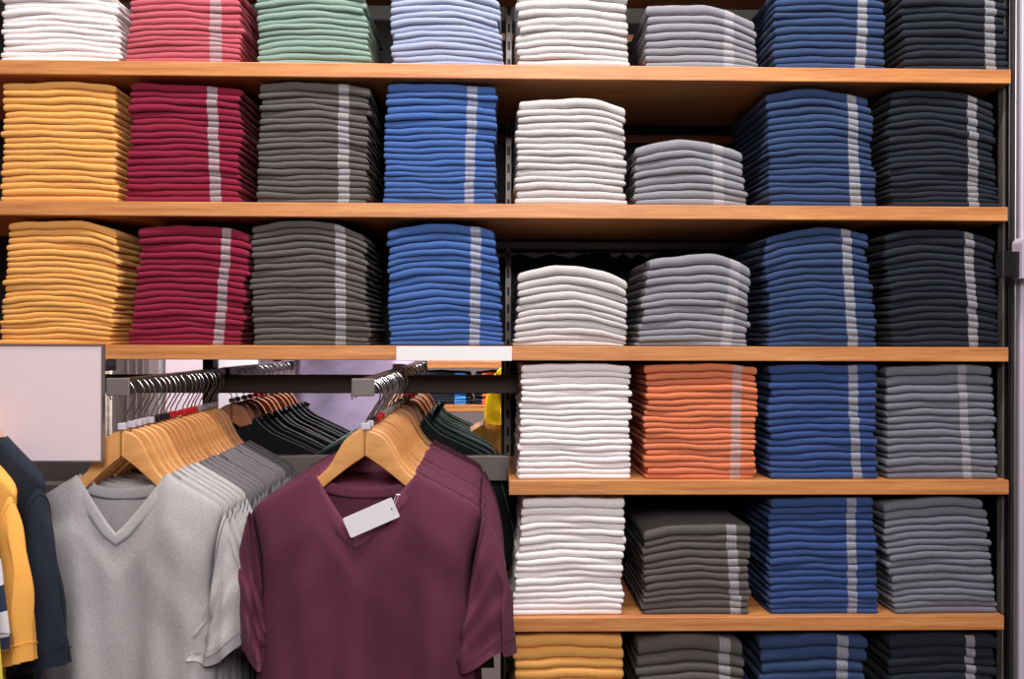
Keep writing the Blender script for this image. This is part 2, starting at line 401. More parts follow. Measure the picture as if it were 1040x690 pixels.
TOPR = 'on the uppermost shelf'; R2 = 'on the second shelf'; R3 = 'on the third shelf'; R4 = 'on the fourth shelf'; R5 = 'on the fifth shelf'; R6 = 'in the lowest row'
STACKS = [
 ('white', 1, (0, 123), (2, 117), -12, 12, 4, 6, None, TOPR),
 ('coral red', 1, (126, 243), (131, 244), -12, 12, 6, 3, (212, 226, 211, 224), TOPR),
 ('sage green', 1, (260, 376), (259, 370), -12, 12, 8, 10, None, TOPR),
 ('pale blue', 1, (397, 510), (395, 506), -12, 12, 6, 14, None, TOPR),
 ('light heather grey', 1, (525, 639), (525, 637), -14, 10, 5, 9, None, TOPR),
 ('mid grey', 1, (654, 768), (656, 766), 4, 8, 2, 16, (733, 745, 734, 745), TOPR),
 ('navy blue', 1, (786, 899), (785, 897), -14, 11, 4, 6, (867, 879, 870, 881), TOPR),
 ('dark navy', 1, (919, 1024), (914, 1021), -14, 11, 4, 7, (999, 1011, 998, 1010), TOPR),
 ('mustard yellow', 2, (0, 119), (2, 116), 82.5, 18, 2, 6, None, R2),
 ('crimson', 2, (128, 244), (131, 243), 85, 18, 1, 4, (212, 225, 208, 220), R2),
 ('charcoal grey', 2, (260, 373), (264, 376), 83, 19, 2, 6, (342, 355, 342, 354), R2),
 ('royal blue', 2, (388, 503), (391, 503), 84.5, 19, 1, 2, (470, 481, 473, 485), R2),
 ('light heather grey', 2, (522, 635), (525, 635), 99, 15, 3, 11, None, R2),
 ('mid grey', 2, (643, 758), (646, 754), 141, 8, 10, 16, (724, 736, 722, 734), R2),
 ('navy blue', 2, (781, 892), (779, 882), 90, 17, 8, 8, (862, 875, 859, 870), R2),
 ('dark navy', 2, (905, 1015), (903, 1009), 91, 18, 6, 12, (982, 994, 981, 992), R2),
 ('mustard yellow', 3, (-2, 114), (8, 120), 223, 21, 4, 14, None, R3),
 ('crimson', 3, (131, 245), (141, 253), 228, 18, 5, 8, (216, 228, 224, 235), R3),
 ('charcoal grey', 3, (256, 374), (255, 370), 224, 20, 6, 14, (340, 352, 339, 351), R3),
 ('royal blue', 3, (395, 511), (393, 504), 226, 18, 10, 11, (476, 488, 477, 489), R3),
 ('light heather grey', 3, (521, 636), (528, 638), 269, 11, 10, 18, None, R3),
 ('mid grey', 3, (648, 760), (657, 762), 257, 12, 7, 24, (731, 743, 740, 752), R3),
 ('navy blue', 3, (781, 891), (778, 882), 231, 17, 12, 8, (860, 872, 853, 864), R3),
 ('dark navy', 3, (907, 1015), (899, 1010), 232, 17, 8, 10, (983, 994, 978, 989), R3),
 ('white', 4, (526, 641), (530, 641), 369.5, 19, 1, 1, None, R4),
 ('burnt orange', 4, (656, 768), (655, 769), 369.5, 19, 1, 3, (741, 753, 743, 754), R4),
 ('deep blue', 4, (782, 893), (782, 890), 370, 16, 2, 1, (865, 876, 860, 871), R4),
 ('slate grey', 4, (901, 1013), (902, 1010), 370, 15, 4, 3, (978, 988, 972, 982), R4),
 ('white', 5, (521, 634), (530, 636), 505.5, 17, 3, 2, None, R5),
 ('charcoal grey', 5, (655, 762), (655, 762), 532, 12, 7, 3, (742, 754, 737, 749), R5),
 ('deep blue', 5, (782, 894), (782, 888), 505.5, 17, 4, 1, (861, 872, 859, 870), R5),
 ('slate grey', 5, (910, 1016), (898, 1003), 505, 16, 6, 6, None, R5),
 ('mustard yellow', 6, (522, 635), (524, 636), 645, 11, 1, 1, None, R6),
 ('charcoal grey', 6, (648, 758), (649, 757), 645, 11, 8, 7, (730, 743, 730, 743), R6),
 ('navy blue', 6, (774, 880), (773, 880), 645, 11, 4, 3, (850, 863, 850, 863), R6),
 ('dark navy', 6, (900, 1010), (905, 1012), 644, 12, 3, 3, (981, 992, 981, 992), R6),
]
def pitch(q):
    base = 66 if q[1] == 1 else SH[q[1]][0]
    return (base - q[4]) / q[5] * (q[2][1] - q[2][0])
order = sorted(range(len(STACKS)), key=lambda i: -pitch(STACKS[i]))
chosen, tot = set(), 0
for i in order:
    vis = 4 if STACKS[i][1] == 6 else STACKS[i][5]
    if tot + vis > 306: continue
    tot += vis; chosen.add(i)
for i, (c, sh, b, t, yt, n, dL, dR, st, wh) in enumerate(STACKS):
    if sh == 6: stack(c, sh, b, t, yt, n, dL, dR, st, seed=11 + i, where=wh, mode='top', skip=n - 5)
    else: stack(c, sh, b, t, yt, n, dL, dR, st, seed=11 + i, where=wh, mode='all' if i in chosen else 'pile')

# ------------------------------------------------------------------ frame of the shelving
def upright(px, y0, y1, z1, label, mat='dark steel', w=0.03, z0=0.0, Y=0.0):
    x = at(px, 345, 0).x if px < 200 else at(516, 345, y0).x
    root = empty('steel_upright', (x, y0, z0)); tag(root, label, 'upright')
    box('post', -w / 2, w / 2, 0, y1 - y0, 0, z1 - z0, slotted('slotted_' + mat.replace(' ', '_'), (132, 122, 120) if mat == 'cap' else (44, 40, 42), (14, 13, 14), 0.004), root)
    return root
upright(482, SY + 0.005, SY + 0.05, 2.35, 'slotted steel upright behind the gap beside the royal blue stacks', 'cap', 0.018)
upright(150, SY + 0.005, SY + 0.05, 2.35, 'slotted dark steel upright behind the crimson stacks', 'dark steel', 0.03)

# black sheets added so the gaps between the stacks stay dark
z_mid = ZT[3]-0.03
o = box('back_panel', XL, XE, SY + 0.055, SY + 0.07, z_mid, 2.4, M['back panel']); tag(o, 'black back panel behind the upper rows of folded shirts', 'panel')
o = box('back_panel', at(512, 345, 0).x, XE, SY + 0.055, SY + 0.07, 0.12, ZT[3] - 0.035, M['back panel']); tag(o, 'black back panel behind the lower right rows of folded shirts', 'panel')
for py, lab in ((40.5, 'thin oak batten behind the topmost grey shirt stacks'), (142, 'thin oak batten behind the short grey stack on the second shelf')):  # stand-ins for shelf edges across the aisle, set on the added sheet
    z = at(640, py, SY + 0.05).z
    o = box('wooden_batten', at(470, 345, SY).x, at(800, 345, SY).x, SY + 0.035, SY + 0.0549, z - 0.011, z + 0.011, M['shelf']); tag(o, lab, 'batten', 'oak battens')
z = at(600, 249.5, SY).z
o = box('cross_beam', at(470, 345, SY).x, at(1010, 345, SY).x, SY + 0.002, SY + 0.03, z - 0.010, z + 0.010, M['cap']); tag(o, 'grey steel cross beam under the back of the second shelf', 'beam')

# right end: side panel, slotted strip, polished edge post, mauve column, sensor clip
root = empty('end_frame', (XE, 0, 0)); tag(root, 'glossy dark end frame closing the right side of the shelves', 'shelf frame')
box('side_panel', 0.0, 0.006, 0.012, SY + 0.05, 0.1, 2.4, M['dark steel'], root)
box('edge_post', 0.0065, 0.016, -0.004, 0.05, 0.0, 2.4, M['brushed'], root)
v = [box_mesh(-0.003, -0.0005, 0.03, 0.055, 0.1, 2.4)]
V, Fc = merge(v); link('standard', V, Fc, M['cap'], root, False)
struct(box('trim_right', XE + 0.0165, XE + 0.75, -0.012, 0.42, 0, 3.5, M['mauve'], bev=0.004))
root = empty('wall_clip', at(1026, 270, -0.02)); tag(root, 'small black wall clip with a rounded chrome plate at the right edge', 'clip')
p = root.location
a = at(1015, 282, -0.03); b = at(1034, 256, -0.03)
box('clip_body', a.x - p.x, b.x - p.x, -0.025, 0.007, a.z - p.z, b.z - p.z, M['clip black'], root, 0.002)
a = at(1034, 283, -0.04); b = at(1046, 241, -0.04)
pr = [(a.x - p.x, a.z - p.z), (b.x - p.x, a.z - p.z), (b.x - p.x, b.z - p.z)]
for k in range(1, 6):
    q = R(90 + 15 * k); pr.append((a.x - p.x + 0.018 + 0.018 * math.cos(q), b.z - p.z - 0.02 + 0.02 * math.sin(q)))
V, Fc = prism_mesh(pr, -0.035, 0.007); link('chrome_plate', V, Fc, M['mauve'], root, False)

# base of the unit and left end
o = box('base_plinth', at(512, 345, 0).x, XE - 0.001, 0.03, SY, 0, at(640, 781.3, 0).z, M['dark steel']); tag(o, 'dark plinth under the lowest shelf', 'plinth')

# ------------------------------------------------------------------ signs
SYG = -0.475
BY = 0.21
zb0, zb1 = 1.15 - 55 / 394, 1.15 - 36.5 / 394
a = at(-8, 470, SYG); b = at(104.5, 350.5, SYG)
root = empty('sign_board', ((a.x + b.x) / 2, SYG, a.z)); tag(root, 'large blank lilac white sign board jutting out left of the hanging shirts', 'sign')
hw = (b.x - a.x) / 2; hh = b.z - a.z
box('panel', -hw + 0.002, hw - 0.003, 0, 0.010, 0.003, hh - 0.003, M['sign'], root, 0.001)
V, Fc = merge([box_mesh(-hw, hw, -0.001, 0.012, 0, 0.0028, 0.0005), box_mesh(-hw, hw, -0.001, 0.012, hh - 0.0028, hh, 0.0005),
               box_mesh(hw - 0.0028, hw, -0.001, 0.012, 0.0028, hh - 0.0028, 0.0005)])
link('frame', V, Fc, M['brushed'], root, False)
box('bracket', -hw + .004, -hw + .02, 0.0125, 0.04 - SYG, 1.074 - a.z, zed(366.6) - .0005 - a.z, M['dark steel'], root)
a = at(402.5, 366.5, -0.003); b = at(520, 352.3, -0.003)
o = box('label_strip', a.x, b.x, -0.008, -0.0005, a.z, b.z, M['card'], bev=0.001); tag(o, 'blank white label strip clipped on the shelf edge above the maroon shirts', 'label')

# ------------------------------------------------------------------ rails
b = at(526, 381, BY)
o = box('hanging_rail', XL, b.x, BY, BY + 0.04, zb0, zb1, M['steel'], bev=0.003); tag(o, 'dark bronze steel crossbar behind the hanging shirts', 'rail')
zl0, zl1 = 1.15 - 143 / 388, 1.15 - 117.5 / 388
o = box('lower_rail', XL, at(518, 470, 0.25).x, 0.235, 0.262, zl0, zl1, M['cap'], bev=0.003); tag(o, 'lower grey steel crossbar seen below the black shirts', 'rail')

ARMZ = 1.060
def arm(px, y_end, y_root, label, z=ARMZ, back=False):
    x = at(px, 394, min(y_end, y_root) if not back else y_root).x if not isinstance(px, Vector) else px.x
    root = empty('hanging_rail', (x, y_root, z)); tag(root, label, 'rail')
    L = y_end - y_root
    box('bar', -0.011, 0.011, min(0, L), max(0, L), -0.015, 0.015, M['steel'], root)
    e = L
    s = 0.006 if L > 0 else -0.006
    box('end_cap', -0.0215, 0.0215, min(e, e + s), max(e, e + s), -0.0165, 0.0165, M['cap'], root, 0.002)
    return x
AX1 = at(120.5, 394, -0.45).x; AX2 = at(369, 394, -0.45).x
arm(Vector((AX1, 0, 0)), -0.45, BY - 0.0005, 'steel display arm holding the grey shirts, square end cap facing forward')
arm(Vector((AX2, 0, 0)), -0.45, BY - 0.0005, 'steel display arm holding the maroon shirts, square end cap facing forward')
arm(Vector((AX1, 0, 0)), 1.0, BY + 0.0405, 'rear display arm holding the black shirts behind the grey ones')
arm(Vector((AX2, 0, 0)), 1.0, BY + 0.0405, 'rear display arm holding the greenish black shirts behind the maroon ones')
AX0 = AX1 - (AX2 - AX1)

# ------------------------------------------------------------------ hangers
def interp(pts, x):
    for (a, b), (c, d) in zip(pts, pts[1:]):
        if x <= c: return b + (d - b) * ((x - a) / (c - a)) if c > a else b
    return pts[-1][1]
def smooth(pts, n=6):
    """catmull-rom through the points"""
    o = []
    P = [pts[0]] + list(pts) + [pts[-1]]
    for i in range(1, len(P) - 2):
        for k in range(n):
            t = k / n; q = []
            for d in range(len(pts[0])):
                p0, p1, p2, p3 = P[i - 1][d], P[i][d], P[i + 1][d], P[i + 2][d]
                q.append(0.5 * (2 * p1 + (p2 - p0) * t + (2 * p0 - 5 * p1 + 4 * p2 - p3) * t * t + (3 * p1 - p0 - 3 * p2 + p3) * t ** 3))
            o.append(tuple(q))
    o.append(tuple(pts[-1])); return o
TOPC = smooth([(0, 0), (.022, -.006), (.039, -.019), (.053, -.041), (.066, -.064), (.083, -.084), (.112, -.101), (.155, -.124), (.205, -.150)], 4)
LOWC = smooth([(0, -.049), (.03, -.069), (.062, -.094), (.095, -.121), (.14, -.146), (.19, -.166), (.207, -.163)], 4)
def hanger_proto(mat, clipmat):
    root = empty('wooden_hanger')
    xs = [0.192 * (i / 30) for i in range(31)]
    for sgn in (1, -1):
        V = []
        for x in xs:
            zt = interp(TOPC, x); zb = interp(LOWC, x)
            if x > 0.175: m = (zt + zb) / 2; k = max(0.25, 1 - ((x - .175) / .018) ** 2 * .75); zt, zb = m + (zt - m) * k, m + (zb - m) * k
            hy = 0.0055 + 0.004 * (x / 0.2); e = 0.0025
            cur = -0.010 * (x / 0.2) ** 2 * -1
            for (y, z) in ((-hy + e, zt), (hy - e, zt), (hy, zt - e), (hy, zb + e), (hy - e, zb), (-hy + e, zb), (-hy, zb + e), (-hy, zt - e)):
                V.append((sgn * (x + 0.0002), y + cur, z))
        Fc = grid_faces(len(xs), 8, True) + [tuple(range(8)), tuple(30 * 8 + k for k in range(8))[::-1]]
        if sgn < 0: Fc = [f[::-1] for f in Fc]
        o = link('shoulder_arm', V, Fc, mat, root)
        o.modifiers.new('w', 'WEIGHTED_NORMAL')
    pts = [(0, 0, -0.012), (0, 0, 0.012), (0.004, 0, 0.024), (0.015, 0, 0.040)]
    for k in range(0, 15):
        q = R(-52 + k * 18.0)
        pts.append((0.0275 * math.cos(q) + 0.0, 0, 0.0665 + 0.0275 * math.sin(q)))
    V, Fc = tube_mesh(pts, 0.0016, 7); link('hook', V, Fc, M['chrome'], root)
    V, Fc = box_mesh(-0.0085, 0.0085, -0.0075, 0.0075, 0.001, 0.0135, 0.0018); link('size_clip', V, Fc, clipmat, root, False)
    return root

# ------------------------------------------------------------------ hanging t-shirts
NW = 0.097
SHC = [(.0, -.0), (.03, -.004), (.045, -.022), (.058, -.042), (.075, -.066), (.097, -.083), (.13, -.100), (.17, -.121), (.205, -.141), (.216, -.152), (.224, -.168), (.23, -.19)]
def shoulder(x, nw=0.097): return interp(SHC, max(abs(x), nw))
def tee(name, mat, ribmat, dy=0.016, seed=0, vneck=True, fold=1.0, back_only=False, sl=(1.0, 1.0), edge_line=None, vd=.125, vx=0.0, sw=(0.0, 0.0), swk=(1, 1), nw=0.097, seam=None):
    rg = random.Random(seed); P = [rg.uniform(0, 6.28) for _ in range(12)]
    root = empty(name)
    Lh = 0.70; ZN = shoulder(nw, nw); seam = seam or ribmat
    def W(z):
        return interp([(0, .224), (.15, .224), (.19, .213), (.24, .200), (.30, .196), (.34, .202), (.42, .205), (.70, .218)], -z)
    def vline(x): return ZN - vd * (1 - (abs(x) / nw) ** 1.12) if vneck else ZN - .085 * (1 - (x / nw) ** 2) ** .7
    def bline(x): return ZN - .030 * (1 - (x / nw) ** 2) ** .6
    def folds(x, z):
        d = max(0, -z - 0.13)
        a = 0.0014 + 0.052 * min(1, d / 0.45) ** 0.9
        f = 0.42 * math.sin(x * 26 + P[0] + 1.5 * z) + .33 * math.sin(x * 47 + P[1] - 2.5 * z + .8 * math.sin(z * 9)) + .18 * math.sin(x * 83 + P[2] + 5 * z)
        f += 0.10 * math.sin(z * 30 + x * 22 + P[3]) * math.sin(x * 11 + P[4])
        # soft drag lines running from the shoulder tips
        g = 0.0016 * math.sin((abs(x) * 55 + z * 48) + P[5]) * math.exp(-((z + .27) / .1) ** 2) * min(1, abs(x) / .1)
        return (a * f * 0.55 + g) * fold
    xs = sorted(set([round(-nw + 2 * nw * i / 16, 6) for i in range(17)] + [s * round(nw + (.224 - nw) * i / 12, 6) for i in range(1, 13) for s in (1, -1)]))
    nz = 44
    def panel(front):
        V = []
        sg = -1 if front else 1
        for x0 in xs:
            s = x0 / .224
            zt = shoulder(x0, nw) if abs(x0) >= nw else (vline(x0) if front else bline(x0))
            for j in range(nz):
                t = (j / (nz - 1)) ** 1.25
                z = zt * (1 - t) + (-Lh) * t
                x = s * W(z)
                edge = (1 - abs(s) ** 12)
                d = zt - z
                if abs(x0) >= nw: g = min(1, d / .09) ** .6
                else:
                    q = abs(x0) / nw
                    g = (1 - q) * 0.75 + q * min(1, d / .09) ** .6
                    g = max(g, min(1, d / .09) ** .6) if d > .0 else g
                y = sg * (dy * g + 0.0085 * min(1, 1 if abs(x0) > nw * .9 else .6) * (1 if d < .05 else max(.35, 1 - (d - .05) / .25))) * edge
                if front and abs(x0) < nw: x += vx * (1 - abs(x0) / nw) * math.exp(-((d / .12) ** 2))
                V.append((x, y + folds(x, z) * edge + .010 * (x / .2) ** 2 * max(0, 1 - d / .1), z))
        return V
    Vf = panel(True); Vb = panel(False)
    n = len(xs)
    Ff = [f[::-1] for f in grid_faces(n, nz)]; Fb = [tuple(i + n * nz for i in f) for f in grid_faces(n, nz)]
    # outer walls + sides
    bridge = []
    for j in range(nz - 1):
        bridge.append((j, j + 1, n * nz + j + 1, n * nz + j))
        q = (n - 1) * nz
        bridge.append((q + j + 1, q + j, n * nz + q + j, n * nz + q + j + 1))
    for i in range(n - 1):                       # shoulder seams
        if (abs(xs[i]) >= nw - 1e-5 and abs(xs[i + 1]) >= nw - 1e-5) and xs[i] * xs[i + 1] > 0:
            bridge.append((i * nz, (n + i) * nz, (n + i + 1) * nz, (i + 1) * nz))
    body = link('body', Vf + Vb, Ff + Fb + bridge, mat, root)
    # collar band: front V and back crew
    def band(front, off, wdt):
        V = []
        idx = [i for i, x in enumerate(xs) if abs(x) <= nw + 1e-5]
        src = Vf if front else Vb
        m = len(idx)
        for a, i in enumerate(idx):
            p = Vector(src[i * nz]); x = p.x
            pn = Vector(src[idx[min(a + 1, m - 1)] * nz]); pp = Vector(src[idx[max(a - 1, 0)] * nz])
            t = pn - pp; nrm = Vector((t.z, 0, -t.x)).normalized()
            if front and abs(x) < 1e-4: nrm = Vector((0, 0, -1)) * 1.45
            if nrm.z > 0: nrm = -nrm
            for c, (dd, oo) in enumerate(((-.0015, -.4), (-.0015, 1), (.25, 1.5), (.75, 1.5), (1, .9), (1, -.2))):
                q = p + nrm * (dd * wdt if dd > 0 else dd)
                yy = p.y + off * oo * .0018
                if front:
                    ic = idx[min(max(a, 2), m - 3)]; colv = src[ic * nz:(ic + 1) * nz]
                    for (u0, u1) in zip(colv, colv[1:]):
                        if u1[2] <= q.z <= u0[2]:
                            f_ = (u0[2] - q.z) / max(1e-6, u0[2] - u1[2]); yy = u0[1] + (u1[1] - u0[1]) * f_ + off * oo * .0014; break
                V.append((q.x, yy, q.z))
        return V, grid_faces(m, 6)
    A = band(True, -1, 0.021); B = band(False, -1, 0.020)
    V, Fc = merge([A, B]); co = link('collar', V, Fc, ribmat, root)
    m_ = len(A[0]) // 6
    sv_, sf_ = tube_mesh([(A[0][6 * k + 4][0], A[0][6 * k + 4][1] - .0004, A[0][6 * k + 4][2] - .0006) for k in range(2, m_ - 2)], .0008, 5, False)
    link('collar_seam', sv_, sf_, seam, co)
    # sleeves
    big = dy > .018
    for sgn in (1, -1):
        V = []; na, nb = 60, 24; so = 1 if sgn > 0 else 2
        lenk = sl[0] if sgn > 0 else sl[1]; swi = sw[0] if sgn > 0 else sw[1]
        for bq in range(nb):
            bt = bq / (nb - 1)
            for aq in range(na):
                q = 2 * math.pi * aq / na
                c, s_ = math.cos(q), math.sin(q)
                # armhole ring (vertical) and hem ring (flattened, nearly horizontal)
                p0 = Vector((.207 + .015 * s_ + 0.0 * c, (dy * .9 + .006) * c, -.245 + .088 * s_))
                kx = .058 * (swk[0] if sgn > 0 else swk[1])
                p1 = Vector((.214 + swi + kx * s_, (dy * 1.3 + .010) * c, -.245 - .185 * lenk + .016 * s_))
                p = p0.lerp(p1, bt)
                p.x += .016 * math.sin(math.pi * bt) * max(0, s_) 
                p.z += .020 * math.sin(math.pi * min(1, bt * 1.0)) * max(0, s_)
                fo = .0075 * bt * math.sin(5 * q + P[6 + so] + 2 * bt) + .006 * bt * math.sin(8 * q + P[8 + so]) + .0016 * math.sin(14 * bt + 3 * q + P[9 + so])
                if big:
                    fo *= 1.15
                    fo += .007 * bt * math.sin(3 * q - 6 * bt + P[3 + so])
                    fo += .0035 * math.sin(22 * bt - 4 * c + 2.2 * s_ + P[so]) * math.exp(-((bt - .55) / .3) ** 2)
                    p.z += .010 * bt * bt * math.sin(3 * q + P[so + 4])
                p.y += fo * fold * (1 if dy > .012 else .35); p.x += fo * .5 * fold
                if bt > .86: p.y *= 1.05 
                V.append((sgn * p.x, p.y, p.z))
        Fc = grid_faces(nb, na, True)
        if sgn > 0: Fc = [f[::-1] for f in Fc]
        so_ = link('sleeve', V, Fc, mat, root)
        # hem stitching
        ring = [V[(nb - 3) * na + k] for k in range(na)]; ring.append(ring[0])
        hv, hf = tube_mesh([(x * 1.004, y * 1.05 + (-.0006 if y < 0 else .0006), z + .002) for x, y, z in ring], 0.0006, 4, False)
        link('hem_stitch', hv, hf, seam, so_)
        arm_ = [V[na + k] for k in range(na)]; arm_.append(arm_[0])
        hv, hf = tube_mesh([(x, y * 1.06, z) for x, y, z in arm_], 0.0013, 4, False)
        link('armhole_seam', hv, hf, seam, so_)
    if edge_line:  # thin lighter line over each shoulder and down the sleeve
        for sgn in (1, -1):
            pts = [(sgn * x, 0.0115, shoulder(x, nw) + .001) for x in [nw + (.224 - nw) * i / 12 for i in range(13)]]
            pts += [(sgn * (.226 + .045 * (i / 6)), .010, -.172 - .20 * (i / 6)) for i in range(1, 7)]
            V, Fc = tube_mesh(pts, 0.0011, 5); link('shoulder_tape', V, Fc, edge_line, root)
    return root

HANG_Z = 0.978
def hang(proto_h, proto_s, x, Y, rz, hl, sl_, hg, sg, first, z=HANG_Z, dz=0.0, sc=1.0, hcat='hanger', scat='t-shirt'):
    h = proto_h if (first and proto_h) else copy_tree(proto_h)
    h.location = (x, Y, z); h.rotation_euler = (0, 0, rz); tag(h, hl, 'hanger', hg)
    s = proto_s if first == 'both' else copy_tree(proto_s)
    s.location = (x, Y, z + dz); s.rotation_euler = (0, 0, rz); s.scale = (sc, 1, sc); tag(s, sl_, scat, sg)
    return h, s
def used(o, d={}):
    if o.name in d: return True
    d[o.name] = 1; return False
def place(proto, x, Y, z, rz, label, cat, group, sc=1.0, kx=1.0):
    o = copy_tree(proto) if used(proto) else proto
    o.location = (x, Y, z); o.rotation_euler = (0, 0, rz); o.scale = (sc * kx, sc, sc); tag(o, label, cat, group)
    return o

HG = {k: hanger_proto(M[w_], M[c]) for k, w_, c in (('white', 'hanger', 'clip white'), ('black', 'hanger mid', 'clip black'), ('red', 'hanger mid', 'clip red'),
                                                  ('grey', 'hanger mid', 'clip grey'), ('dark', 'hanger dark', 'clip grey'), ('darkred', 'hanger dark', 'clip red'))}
T_maroon = tee('hanging_shirt', M['maroon'], M['maroon rib'], 0.020, 3, sl=(1.0, .98), vd=.118, vx=-.016, sw=(0.0, -.004), swk=(1.12, .42), seam=M['maroon thread'])
T_maroon2 = tee('hanging_shirt', M['maroon'], M['maroon rib'], 0.007, 5, fold=.5, sw=(0, -.004), swk=(1, .42), seam=M['maroon thread'])
T_grey = tee('hanging_shirt', M['heather'], M['heather rib'], 0.020, 8, sl=(.95, 1.0), vd=.108, vx=-.006, sw=(-.004, 0), swk=(1.15, 1), seam=M['grey seam'])
T_grey2 = tee('hanging_shirt', M['heather'], M['heather rib'], 0.007, 9, fold=.5, sw=(-.004, 0), swk=(1.1, 1), seam=M['grey seam'])
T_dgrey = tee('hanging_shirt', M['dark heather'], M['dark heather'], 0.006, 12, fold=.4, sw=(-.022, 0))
T_black = tee('hanging_shirt', M['black'], M['black'], 0.0095, 14, fold=.6, edge_line=M['piping'], nw=.055)
T_gblack = tee('hanging_shirt', M['green black'], M['green black'], 0.0095, 15, fold=.6, edge_line=M['green piping'], nw=.055)

rg = random.Random(5)
def nth(k): return ORD[k]
# the grey row: 19 hangers
ys = [-0.432, -0.388]
while len(ys) < 19: ys.append(ys[-1] + (0.0315 if len(ys) != 10 else 0.04))
for k, Y in enumerate(ys):
    key = 'white' if k < 5 else 'black' if k < 8 else 'red' if k < 14 else 'grey'
    rz = R(rg.uniform(-3, 3)) if k else R(3)
    hx = AX1 + rg.uniform(-.002, .002)
    place(HG[key], hx, Y, HANG_Z, rz, f'pale wooden hanger with {dict(white="white",black="black",red="red",grey="smoky")[key]} size clip, {nth(k)} from the front of the grey shirt row', 'hanger', 'wooden hangers of the grey shirts', 1.0, .84)
    pr = T_grey if k == 0 else T_grey2 if k < 6 else T_dgrey
    if k == 0: lb = 'light heather grey v-neck t-shirt hanging foremost on the left arm, below the sign'
    elif k < 6: lb = f'light heather grey t-shirt hanging {nth(k)} from the front of the left row'
    else: lb = f'darker grey t-shirt hanging {nth(k)} from the front of the left row'
    place(pr, hx, Y, HANG_Z, rz, lb, 't-shirt', 'grey t-shirts hanging on the left arm', 1.0, .84 if k < 6 else .9)
# the maroon row: 18 hangers
ys = [-0.425, -0.378]
while len(ys) < 18: ys.append(ys[-1] + (0.030 if len(ys) not in (7, 13) else 0.062))
for k, Y in enumerate(ys):
    key = 'white' if k < 2 else 'black' if k < 5 else 'red' if k < 8 else 'grey'
    rz = R(rg.uniform(-3, 3)) if k else R(-3)
    hx = AX2 + rg.uniform(-.002, .002)
    place(HG[key], hx, Y, HANG_Z, rz, f'pale wooden hanger with {dict(white="white",black="black",red="red",grey="smoky")[key]} size clip, {nth(k)} from the front of the maroon shirt row', 'hanger', 'wooden hangers of the maroon shirts')
    o = place(T_maroon if k == 0 else T_maroon2, hx, Y, HANG_Z, rz, 'maroon v-neck t-shirt with a blank white tag, hanging foremost' if k == 0 else f'maroon t-shirt hanging {nth(k)} from the front, behind the tagged one', 't-shirt', 'maroon t-shirts hanging on the middle arm')
    if k == 0: front_maroon = o
# rear rows, facing away
for (ax, pr, nm, col) in ((AX1, T_black, 'left rear arm', 'black'), (AX2, T_gblack, 'right rear arm', 'greenish black')):
    for k in range(11):
        Y = 0.305 + k * 0.064
        rz = math.pi + R(rg.uniform(-6, 6))
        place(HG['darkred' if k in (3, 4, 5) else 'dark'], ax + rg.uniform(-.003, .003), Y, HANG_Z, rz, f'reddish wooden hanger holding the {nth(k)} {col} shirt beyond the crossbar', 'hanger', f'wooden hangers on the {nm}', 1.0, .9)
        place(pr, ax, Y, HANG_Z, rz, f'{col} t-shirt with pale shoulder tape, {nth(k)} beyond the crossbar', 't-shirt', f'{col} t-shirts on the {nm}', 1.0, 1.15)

# swing tag on the front maroon shirt
def swing_tag(parent):
    c = at(377, 526, -0.475); q = front_maroon.location
    e = R(24); w2, h2 = 0.0495, 0.0195
    import bmesh
    pts = []
    rad = 0.003
    for (sx, sz, a0) in ((1, 1, 0), (-1, 1, 90), (-1, -1, 180), (1, -1, 270)):
        for k in range(4):
            a = R(a0 + 30 * k); pts.append((sx * (w2 - rad) + rad * math.cos(a), sz * (h2 - rad) + rad * math.sin(a)))
    rot = [(x * math.cos(e) - z * math.sin(e), x * math.sin(e) + z * math.cos(e)) for x, z in pts]
    V, Fc = prism_mesh(rot, -0.0008, 0.0008)
    o = link('price_tag', V, Fc, M['card'], parent, False)
    o['label'] = 'blank white paper swing tag'
    o.location = front_maroon.matrix_basis.inverted() @ c
    hx, hz = (w2 - .008) * math.cos(e), (w2 - .008) * math.sin(e)
    V, Fc = tube_mesh([(hx, -.0012, hz), (hx, -.0009, hz)], 0.0018, 10); link('eyelet', V, Fc, M['clip black'], o, False)
    V, Fc = tube_mesh(smooth([(hx, -.0015, hz), (hx + .008, -.002, hz + .012), (hx + .012, 0.0, hz + .026), (hx + .006, .004, hz + .022), (hx, -.0013, hz)], 6), 0.0004, 5)
    link('string', V, Fc, M['card'], o)
    V, Fc = tube_mesh([(hx + .008, -.003, hz + .026), (hx + .016, -.003, hz + .026)], 0.0013, 8); link('toggle', V, Fc, M['card'], o)
swing_tag(front_maroon)

# ------------------------------------------------------------------ shirts entering from the left edge
LY = -0.60
T_lime = tee('hanging_shirt', M['lime tee'], M['lime tee'], 0.010, 21, sl=(1.1, 1.1))
T_stripe = tee('hanging_shirt', M['stripe tee'], M['navy tee'], 0.010, 22, sl=(.75, .4))
T_yel = tee('hanging_shirt', M['yellow tee'], M['yellow tee'], 0.016, 23, sl=(.98, 1.1))
T_nav = tee('hanging_shirt', M['navy tee'], M['navy tee'], 0.018, 24, sl=(1.1, 1.1))
LZ = 0
def tip(proto, px, py, d, rz, sc, label):
    t = at(px, py, d - 2.2); r = R(rz)
    p = t - Vector((math.cos(r) * .224, math.sin(r) * .224, -.150)) * sc
    place(proto, p.x, p.y, p.z, r, label, 't-shirt', None, sc)
    place(HG['white'], p.x, p.y, p.z, r, 'pale wooden hanger inside the ' + label.split(' t-shirt')[0] + ' t-shirt at the left edge', 'hanger', 'wooden hangers at the left edge', sc)
    return p
p1 = tip(T_nav, 40, 492, 1.60, -38, 1.06, 'ink navy t-shirt hanging at the left edge, overlapping the sign board')
